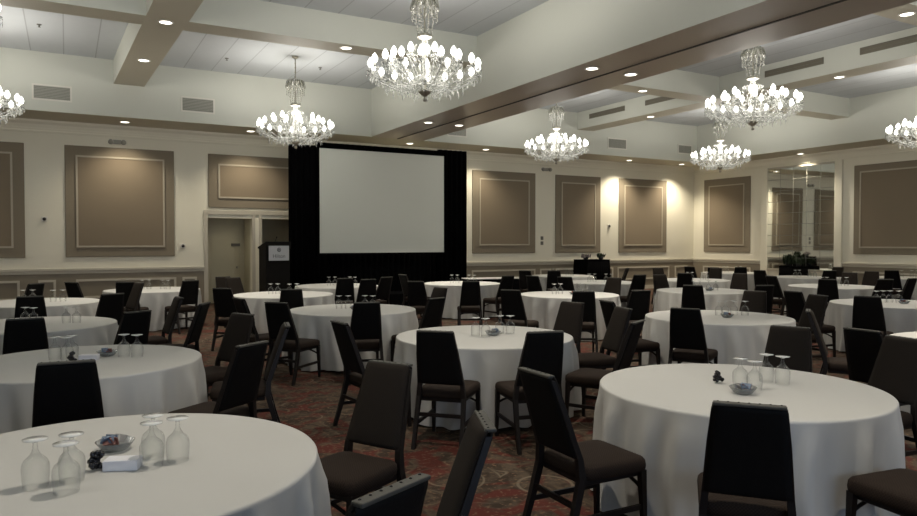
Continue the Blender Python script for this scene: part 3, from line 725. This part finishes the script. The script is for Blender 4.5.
# ------------------------------------------------------------------ buffet stands and skirted table at the walls
def foliage(seed, w, d, h, n, m):
    q = random.Random(seed); a = MB()
    for k in range(n):
        x, y = q.uniform(-w, w), q.uniform(-d, d); L = q.uniform(0.5, 1) * h; an = q.uniform(0, 2 * PI); tl = q.uniform(0.1, 0.5) * L
        b0 = Vector((x, y, 0)); tip = b0 + Vector((math.cos(an) * tl, math.sin(an) * tl, L)); mid = (b0 + tip) / 2 + Vector((0, 0, 0.1 * L)); s = Vector((-math.sin(an), math.cos(an), 0)) * 0.03
        up = Vector((0, 0, 0.006))
        a.add([b0 - s * .3, b0 + s * .3, mid + s, tip, mid - s, mid + up], [(0, 1, 5), (1, 2, 5), (2, 3, 5), (3, 4, 5), (4, 0, 5)])
    return a
def skirted(name, label, cat, loc, rz, w0, w1, d, h, mtop):
    r = thing(name, label, cat, loc, rz)
    n = 160; loops = []
    for z, wv, dv in ((0.02, w1, d + 0.06), (h - 0.01, w0, d)):
        per = []
        for k in range(n):
            t = k / n * 4; s, u = int(t), t % 1
            x, y = ((-1 + 2 * u, -1), (1, -1 + 2 * u), (1 - 2 * u, 1), (-1, 1 - 2 * u))[s]
            f = 0.012 * math.sin(k * 1.9) * (1 if z < 0.1 else 0.4)
            per.append((x * (wv / 2 + f), y * (dv / 2 + f), z))
        loops.append(per)
    a = MB(); a.loft(loops, True, True); a.obj('skirt', M['drape'], r)
    a = MB(); a.box(-w0 / 2 - 0.015, w0 / 2 + 0.015, -d / 2 - 0.015, d / 2 + 0.015, h - 0.01, h + 0.012, 0.005); a.obj('top_cover', mtop, r)
    return r
skirted('buffet_stand', 'tall black draped buffet stand against the back wall under a fabric panel', 'stand', (15.5, 18.5, 0), 0, 0.95, 1.12, 0.7, 1.12, M['drape'])
def pot_plant(name, label, loc, w, d, h, n, m, seed, pot=True):
    r = thing(name, label, 'plant', loc)
    a = MB(); a.lathe([(0.0, 0.0), (0.07, 0.0), (0.10, 0.10), (0.09, 0.10), (0.08, 0.06), (0.0, 0.06)], 16); a.obj('pot', M['pot'], r)
    a = foliage(seed, w, d, h, n, m); a.turn(Matrix.Translation((0, 0, 0.06))); a.obj('foliage', m, r)
pot_plant('potted_plant', 'small green plant on right end of the black buffet stand', (15.85, 18.45, 1.132), 0.10, 0.08, 0.17, 60, M['leaf'], 1)
pot_plant('flower_arrangement', 'small pale flower arrangement on left end of the buffet stand', (15.2, 18.45, 1.132), 0.13, 0.08, 0.15, 60, M['petal'], 2)
skirted('buffet_stand', 'black draped stand below the tiled wall mirror', 'stand', (20.78, 14.7, 0), 0, 0.42, 0.46, 0.74, 0.92, M['drape'])
pot_plant('potted_plant', 'dark bushy plant on the stand below the mirror, left of two', (20.8, 14.9, 0.932), 0.10, 0.13, 0.36, 150, M['leaf'], 4)
pot_plant('potted_plant', 'lower dark bushy plant below the mirror, right of two', (20.8, 14.53, 0.932), 0.10, 0.13, 0.24, 120, M['leaf'], 6)
skirted('serving_table', 'long black-skirted table with white top right of the screen', 'table', (10.1, 15.9, 0), math.radians(-10), 1.85, 1.87, 0.55, 0.75, M['cloth'])

# ------------------------------------------------------------------ round tables under white cloths
def cloth_builder(seed):
    q = random.Random(seed); n = 320
    ph = [(q.randint(8, 11), q.uniform(0, 6.3), 0.55), (q.randint(15, 19), q.uniform(0, 6.3), 1.0), (q.randint(25, 33), q.uniform(0, 6.3), 0.55)]
    def fold(a): return sum(w * math.sin(k * a + p) for k, p, w in ph) / 1.6
    m = MB(); loops = []
    prof = [(0.25, 0.752), (0.6, 0.752), (0.85, 0.752), (0.897, 0.7515), (0.906, 0.749), (0.911, 0.743), (0.912, 0.733)]
    for rr, z in prof: loops.append([(rr * math.cos(2 * PI * k / n), rr * math.sin(2 * PI * k / n), z) for k in range(n)])
    for i in range(1, 12):
        t = i / 11; z = 0.733 - 0.708 * t; lp = []
        for k in range(n):
            a = 2 * PI * k / n; f = fold(a + 0.05 * math.sin(3 * t + seed)) 
            rr = 0.912 + 0.022 * t + f * (0.022 + 0.034 * t) * min(1, t * 5) + 0.010 * min(1, t * 5)
            lp.append((rr * math.cos(a), rr * math.sin(a), z + (0.012 * math.sin(5 * a + seed) if i == 11 else 0)))
        loops.append(lp)
    m.loft(loops, False, True)
    c = len(m.v); m.v.append((0, 0, 0.752)); 
    for k in range(n): m.f.append((k, (k + 1) % n, c)); m.mi.append(0); m.sm.append(True)
    return m.mesh('tablecloth', M['cloth'])
CLOTHS = [cloth_builder(s) for s in range(5)]
def build_table():
    r = thing('round_table', '', 'table')
    a = MB(); a.lathe([(0.0, 0.715), (0.895, 0.715), (0.9, 0.72), (0.9, 0.742), (0.895, 0.747), (0.0, 0.747)], 64, smooth=False); a.obj('tabletop', M['ply'], r)
    for s in (-1, 1):
        for t in (-1, 1):
            a = MB(); a.tube([(s * 0.5, t * 0.36, 0.715), (s * 0.52, t * 0.36, 0.0)], 0.016, 8); a.obj('leg', M['steel'], r)
        a = MB(); a.tube([(s * 0.51, -0.36, 0.3), (s * 0.51, 0.36, 0.3)], 0.011, 8); a.obj('brace', M['steel'], r)
    return r
tb = build_table(); tbf = family(tb)

# goblets stand upside down on their rims
def goblet_mesh(parts):
    R = thing('goblet', '', 'goblet')
    bowl = [(0.037, 0.0), (0.040, 0.03), (0.0415, 0.065), (0.040, 0.082), (0.034, 0.097), (0.024, 0.107), (0.017, 0.114)]
    stem = [(0.017, 0.114), (0.011, 0.126), (0.007, 0.138), (0.0085, 0.144), (0.0065, 0.150), (0.008, 0.158)]
    foot = [(0.008, 0.158), (0.020, 0.164), (0.037, 0.168), (0.038, 0.171), (0.0, 0.172)]
    if parts:
        for nm, p in (('bowl', bowl), ('stem', stem), ('foot', foot)):
            a = MB(); a.lathe([(r * 1.22, z * 1.12) for r, z in p], 24); a.obj(nm, M['foot' if nm == 'foot' else 'glass'], R)
        return R
    a = MB(); a.lathe([(r * 1.22, z * 1.12) for r, z in bowl + stem[1:]], 16); a.m = 1; a.lathe([(r * 1.22, z * 1.12) for r, z in foot], 16)
    D.objects.remove(R); return a.obj('goblet', [M['glass'], M['foot']])
gn = goblet_mesh(True); gnf = family(gn); gf = goblet_mesh(False); gff = family(gf)
used = {'n': False, 'f': False}
def goblet(x, y, label, near, group):
    key = 'n' if near else 'f'
    o = (gn if near else gf) if not used[key] else copy_family(gnf if near else gff); used[key] = True
    o.location = (x, y, 0.7525); o.rotation_euler.z = RND.uniform(0, 6); tag(o, label, 'goblet', group)
def packet_bowl(near):
    r = thing('sugar_bowl', '', 'bowl')
    a = MB(); a.lathe([(0.0, 0.0), (0.045, 0.0), (0.06, 0.01), (0.085, 0.045), (0.082, 0.045), (0.057, 0.014), (0.0, 0.006)], 20); a.obj('glass_dish', M['bowl'], r)
    q = random.Random(9)
    for k in range(9):
        c = ('packr', 'packw', 'packb')[k % 3]; a = MB(); a.box(-0.028, 0.028, -0.003, 0.003, -0.018, 0.018)
        a.turn(Matrix.Translation((q.uniform(-.035, .035), q.uniform(-.035, .035), 0.045 + q.uniform(0, .012))) @ Matrix.Rotation(q.uniform(0, 6), 4, 'Z') @ Matrix.Rotation(q.uniform(.2, 1.0), 4, 'X'))
        a.obj('sugar_packet', M[c], r)
    return r
sb = packet_bowl(True); sbf = family(sb); sb_used = [False]
def bead_cluster():
    q = random.Random(11); a = MB()
    for k in range(26):
        an, rr, z = q.uniform(0, 6.3), q.uniform(0, 0.04), q.uniform(0.012, 0.075)
        rr *= 1.1 - z * 8
        bm = bmesh.new(); bmesh.ops.create_icosphere(bm, subdivisions=1, radius=0.013); a.bm(bm, Matrix.Translation((rr * math.cos(an), rr * math.sin(an), z)))
    return a.mesh('bead_cluster', M['bead'])
BEAD = bead_cluster()
a = MB(); a.box(-0.07, 0.07, -0.04, 0.04, 0, 0.045, 0.004); BOXM = a.mesh('card_box', M['paper'])

YAW = math.radians(29.2); SN, CS = math.sin(YAW), math.cos(YAW)
NEAR = (1, 2, 10, 14, 21)
# goblet spots: (across, away) metres from the table centre as seen from the door side, in two pairs
SPOTS = {1: [(-.125, -.30), (-.02, -.23), (.03, -.36), (.175, .08), (.225, -.05), (.305, .03)],
         2: [(-.24, .02), (-.13, .0), (-.16, .13), (.25, .18), (.37, .16)],
         10: [(-.09, -.03), (.01, -.12), (.17, .15), (.28, .15)],
         21: [(.01, .0), (.06, -.11), (.26, .17), (.33, .08)],
         14: [(.05, .10), (.15, .14), (.28, .18), (.40, .12)],
         3: [(-.13, .1), (.0, .05), (.36, .1), (.47, .12)], 4: [(-.28, .05), (-.15, .1), (.21, .05), (.34, .1)],
         6: [(-.25, .05), (-.12, .05), (.11, .0), (.23, .08)], 8: [(-.18, .0), (-.06, .05), (.28, .05), (.40, .0)],
         7: [(-.20, .05), (-.07, .06), (.17, .1), (.29, .05)], 19: [(-.26, .05), (-.13, .08), (-.01, .1), (.11, .06)],
         11: [(-.27, .0), (-.15, .05), (.2, .1), (.32, .05)], 15: [(-.18, .05), (-.06, .05), (.12, .06), (.24, .0)],
         16: [(-.12, .05), (.0, .05), (.25, .05), (.38, .05)]}
ORD = {4: ('leftmost', 'second', 'third', 'rightmost'), 5: ('leftmost', 'second', 'third', 'fourth', 'rightmost'), 6: ('leftmost', 'second', 'third', 'fourth', 'fifth', 'rightmost')}
for i, (tid, (x, y, nm)) in enumerate(TABLES.items()):
    o = tb if i == 0 else copy_family(tbf)
    o.location = (x, y, 0); o.rotation_euler.z = i * 0.8
    short = nm.replace('the ', '', 1).replace('table', 'round banquet table', 1)
    tag(o, short + ' under its white cloth', 'table', 'round banquet tables')
    c = D.objects.new('tablecloth', CLOTHS[i % 5]); COL.objects.link(c); c.location = (x, y, 0); c.rotation_euler.z = i * 1.1
    tag(c, 'white floor-length cloth draped over ' + nm, 'tablecloth', 'white tablecloths')
    def spot(u, v): return x + CS * u + SN * v, y - SN * u + CS * v
    sp = sorted(SPOTS.get(tid, [(-.24, .05), (-.11, .08), (.17, .08), (.30, .04)])); near = tid in NEAR
    for k, (u, v) in enumerate(sp):
        goblet(*spot(u, v), '%s of %s upturned goblets on %s' % (ORD[len(sp)][k], {4: 'four', 5: 'five', 6: 'six'}[len(sp)], nm), near, 'upturned goblets on the tables')
    bu, bv = {1: (-.05, .19), 2: (.09, .22), 21: (-.06, -.22), 10: (.09, .0)}.get(tid, (.07, -.13))
    if tid in (1, 2, 3, 4, 6, 7, 10, 11, 14, 15, 19, 21):
        b = sb if not sb_used[0] else copy_family(sbf); sb_used[0] = True
        b.location = (*spot(bu, bv), 0.7525); b.rotation_euler.z = i; tag(b, 'small dish of sugar packets on ' + nm, 'bowl', 'sugar dishes on the tables')
    if tid in (1, 2, 21):
        bu, bv = {1: (.01, -.10), 2: (-.05, -.07), 21: (-.09, .12)}[tid]
        b = D.objects.new('bead_cluster', BEAD); COL.objects.link(b); b.location = (*spot(bu, bv), 0.7525); b.rotation_euler.z = i
        tag(b, 'small dark glossy beaded ornament on ' + nm, 'ornament', 'beaded table ornaments')
    if tid in (1, 2):
        b = D.objects.new('card_box', BOXM); COL.objects.link(b); b.location = (*spot(*((.112, -.075) if tid == 1 else (.04, .02))), 0.7525); b.rotation_euler.z = math.radians(-22)
        tag(b, 'small white box beside the sugar dish on ' + nm, 'box', 'white boxes on the tables')

# ------------------------------------------------------------------ banquet chairs (facing +y)
def tilt(z):                                    # depth of the backrest line at height z
    return -0.225 - 0.165 * max(0, (z - 0.50) / 0.5) ** 1.1
def build_chair():
    r = thing('banquet_chair', '', 'chair')
    # seat cushion, wider at the front
    a = MB(); loops = []
    for z, s in ((0.405, 0.94), (0.415, 0.985), (0.44, 1.0), (0.468, 0.985), (0.482, 0.94), (0.49, 0.80), (0.495, 0.45)):
        loops.append([(px * s * (1 + 0.10 * py / 0.46), 0.015 + py * s, z) for px, py in rrect(0.45, 0.46, 0.06)])
    a.loft(loops); a.obj('seat', M['seatfab'], r)
    a = MB(); a.box(-0.195, 0.195, -0.20, 0.215, 0.375, 0.41, 0.006, 1); a.obj('seat_frame', M['frame'], r)
    # backrest: padded front, black rear shell, grey edge along the top with a row of nail heads
    def pad(y_front, y_back, w_add, z0, z1):
        m = MB(); N = 10; loops = []
        rows = [0.0, 0.02, 0.06, 0.2, 0.4, 0.6, 0.8, 0.94, 0.98, 1.0]
        for t in rows:
            z = z0 + (z1 - z0) * t; w = (0.388 - 0.074 * t) + w_add; e = 0.55 if t in (0.0, 1.0) else (0.9 if t in (0.02, 0.98) else 1.0)
            c = tilt(z); yf, yb = c + y_front * e, c + y_back * e; lp = []
            for k in range(N + 1):
                u = -1 + 2 * k / N; lp.append((u * w / 2, yf + (0.012 * (1 - u * u) * e if y_front > 0 else 0) - (0.008 if abs(u) == 1 else 0), z))
            for k in range(N, -1, -1):
                u = -1 + 2 * k / N; lp.append((u * w / 2, yb + (0.006 if abs(u) == 1 else 0), z))
            loops.append(lp)
        m.loft(loops); return m
    pad(0.030, 0.0, -0.004, 0.535, 0.993).obj('backrest', M['backfab'], r)
    b = pad(0.0, -0.026, 0.0, 0.53, 0.985).obj('back_shell', M['vinyl'], r); b['label'] = 'black rear face of the backrest'
    a = MB(); yt = tilt(1.0); a.box(-0.153, 0.153, yt - 0.024, yt + 0.022, 0.984, 0.999, 0.005); a.m = 1
    for k in range(7): a.lathe([(0.0, 0.004), (0.004, 0.003), (0.006, 0.0)], 8, (-0.132 + 0.044 * k, yt + 0.006, 0.999))
    tr = a.obj('edge_trim', [M['trim'], M['stud']], r); tr['label'] = 'grey nail-studded strip along the top edge'
    for s in (-1, 1):                            # rear legs run on up as the back posts
        a = MB(); a.bar([(s * .205, -.345, 0), (s * .203, -.275, .22), (s * .196, -.222, .42), (s * .186, tilt(.52), .53), (s * .166, tilt(.80) - .004, .80), (s * .150, tilt(.97) - .004, .97)],
                        [.030, .034, .036, .034, .028, .02], [.034, .040, .046, .038, .03, .024]); a.obj('leg', M['frame'], r)
        a = MB(); a.bar([(s * .212, .222, 0), (s * .208, .214, .22), (s * .205, .205, .415)], [.026, .032, .040], [.026, .032, .040]); a.obj('leg', M['frame'], r)
        a = MB(); a.box(s * .205 - .009, s * .205 + .009, -.275, .212, .185, .215); a.obj('stretcher', M['frame'], r)
    a = MB(); a.box(-.2, .2, -.272, -.252, .26, .29); a.obj('stretcher', M['frame'], r)
    a = MB(); pts = []
    for k in range(9):
        u = -1 + k / 4; pts.append((u * 0.2, .212, .30 + .055 * (1 - u * u)))
    a.tube(pts, .011, 6); a.obj('stretcher', M['frame'], r)
    return r
chair = build_chair(); chf2 = family(chair)
for i, (x, y, h, tid, lab) in enumerate(CHAIRS):
    o = chair if i == 0 else copy_family(chf2)
    o.location = (x, y, 0); o.rotation_euler.z = math.radians(h); tag(o, lab, 'chair', 'black banquet chairs')

# ------------------------------------------------------------------ daylight, world, camera
al = D.lights.new('daylight', 'AREA'); al.shape = 'RECTANGLE'; al.size = WX1 - WX0 - 0.2; al.size_y = WZ1 - WZ0 - 0.2; al.energy = E_ASSUMED_DAY; al.color = (0.62, 0.78, 1.0)  # area light outside the assumed window, added to cool the near cloths
o = D.objects.new('daylight', al); COL.objects.link(o); o.location = ((WX0 + WX1) / 2, YF - 0.35, (WZ0 + WZ1) / 2); o.rotation_euler = (PI / 2, 0, 0)
wd = D.worlds.new('outside'); SC.world = wd; wd.use_nodes = True
wd.node_tree.nodes['Background'].inputs[0].default_value = (0.55, 0.7, 1.0, 1); wd.node_tree.nodes['Background'].inputs[1].default_value = 0.4
cam = D.cameras.new('camera'); cam.sensor_width = 36.0; cam.lens = 27.56; cam.clip_start = 0.05
o = D.objects.new('camera', cam); COL.objects.link(o); o.location = (0, 0, 1.72)
o.rotation_euler = (math.radians(90 - 1.306), 0, math.radians(-29.2)); SC.camera = o
vs = SC.view_settings; vs.view_transform = 'Standard'; vs.look = 'None'; vs.gamma = 1.0; vs.exposure = EXPOSURE
SC.cycles.use_light_tree = True; SC.cycles.max_bounces = 8; SC.cycles.transparent_max_bounces = 16; SC.cycles.sample_clamp_indirect = 4.0
SC.cycles.caustics_reflective = False; SC.cycles.caustics_refractive = False
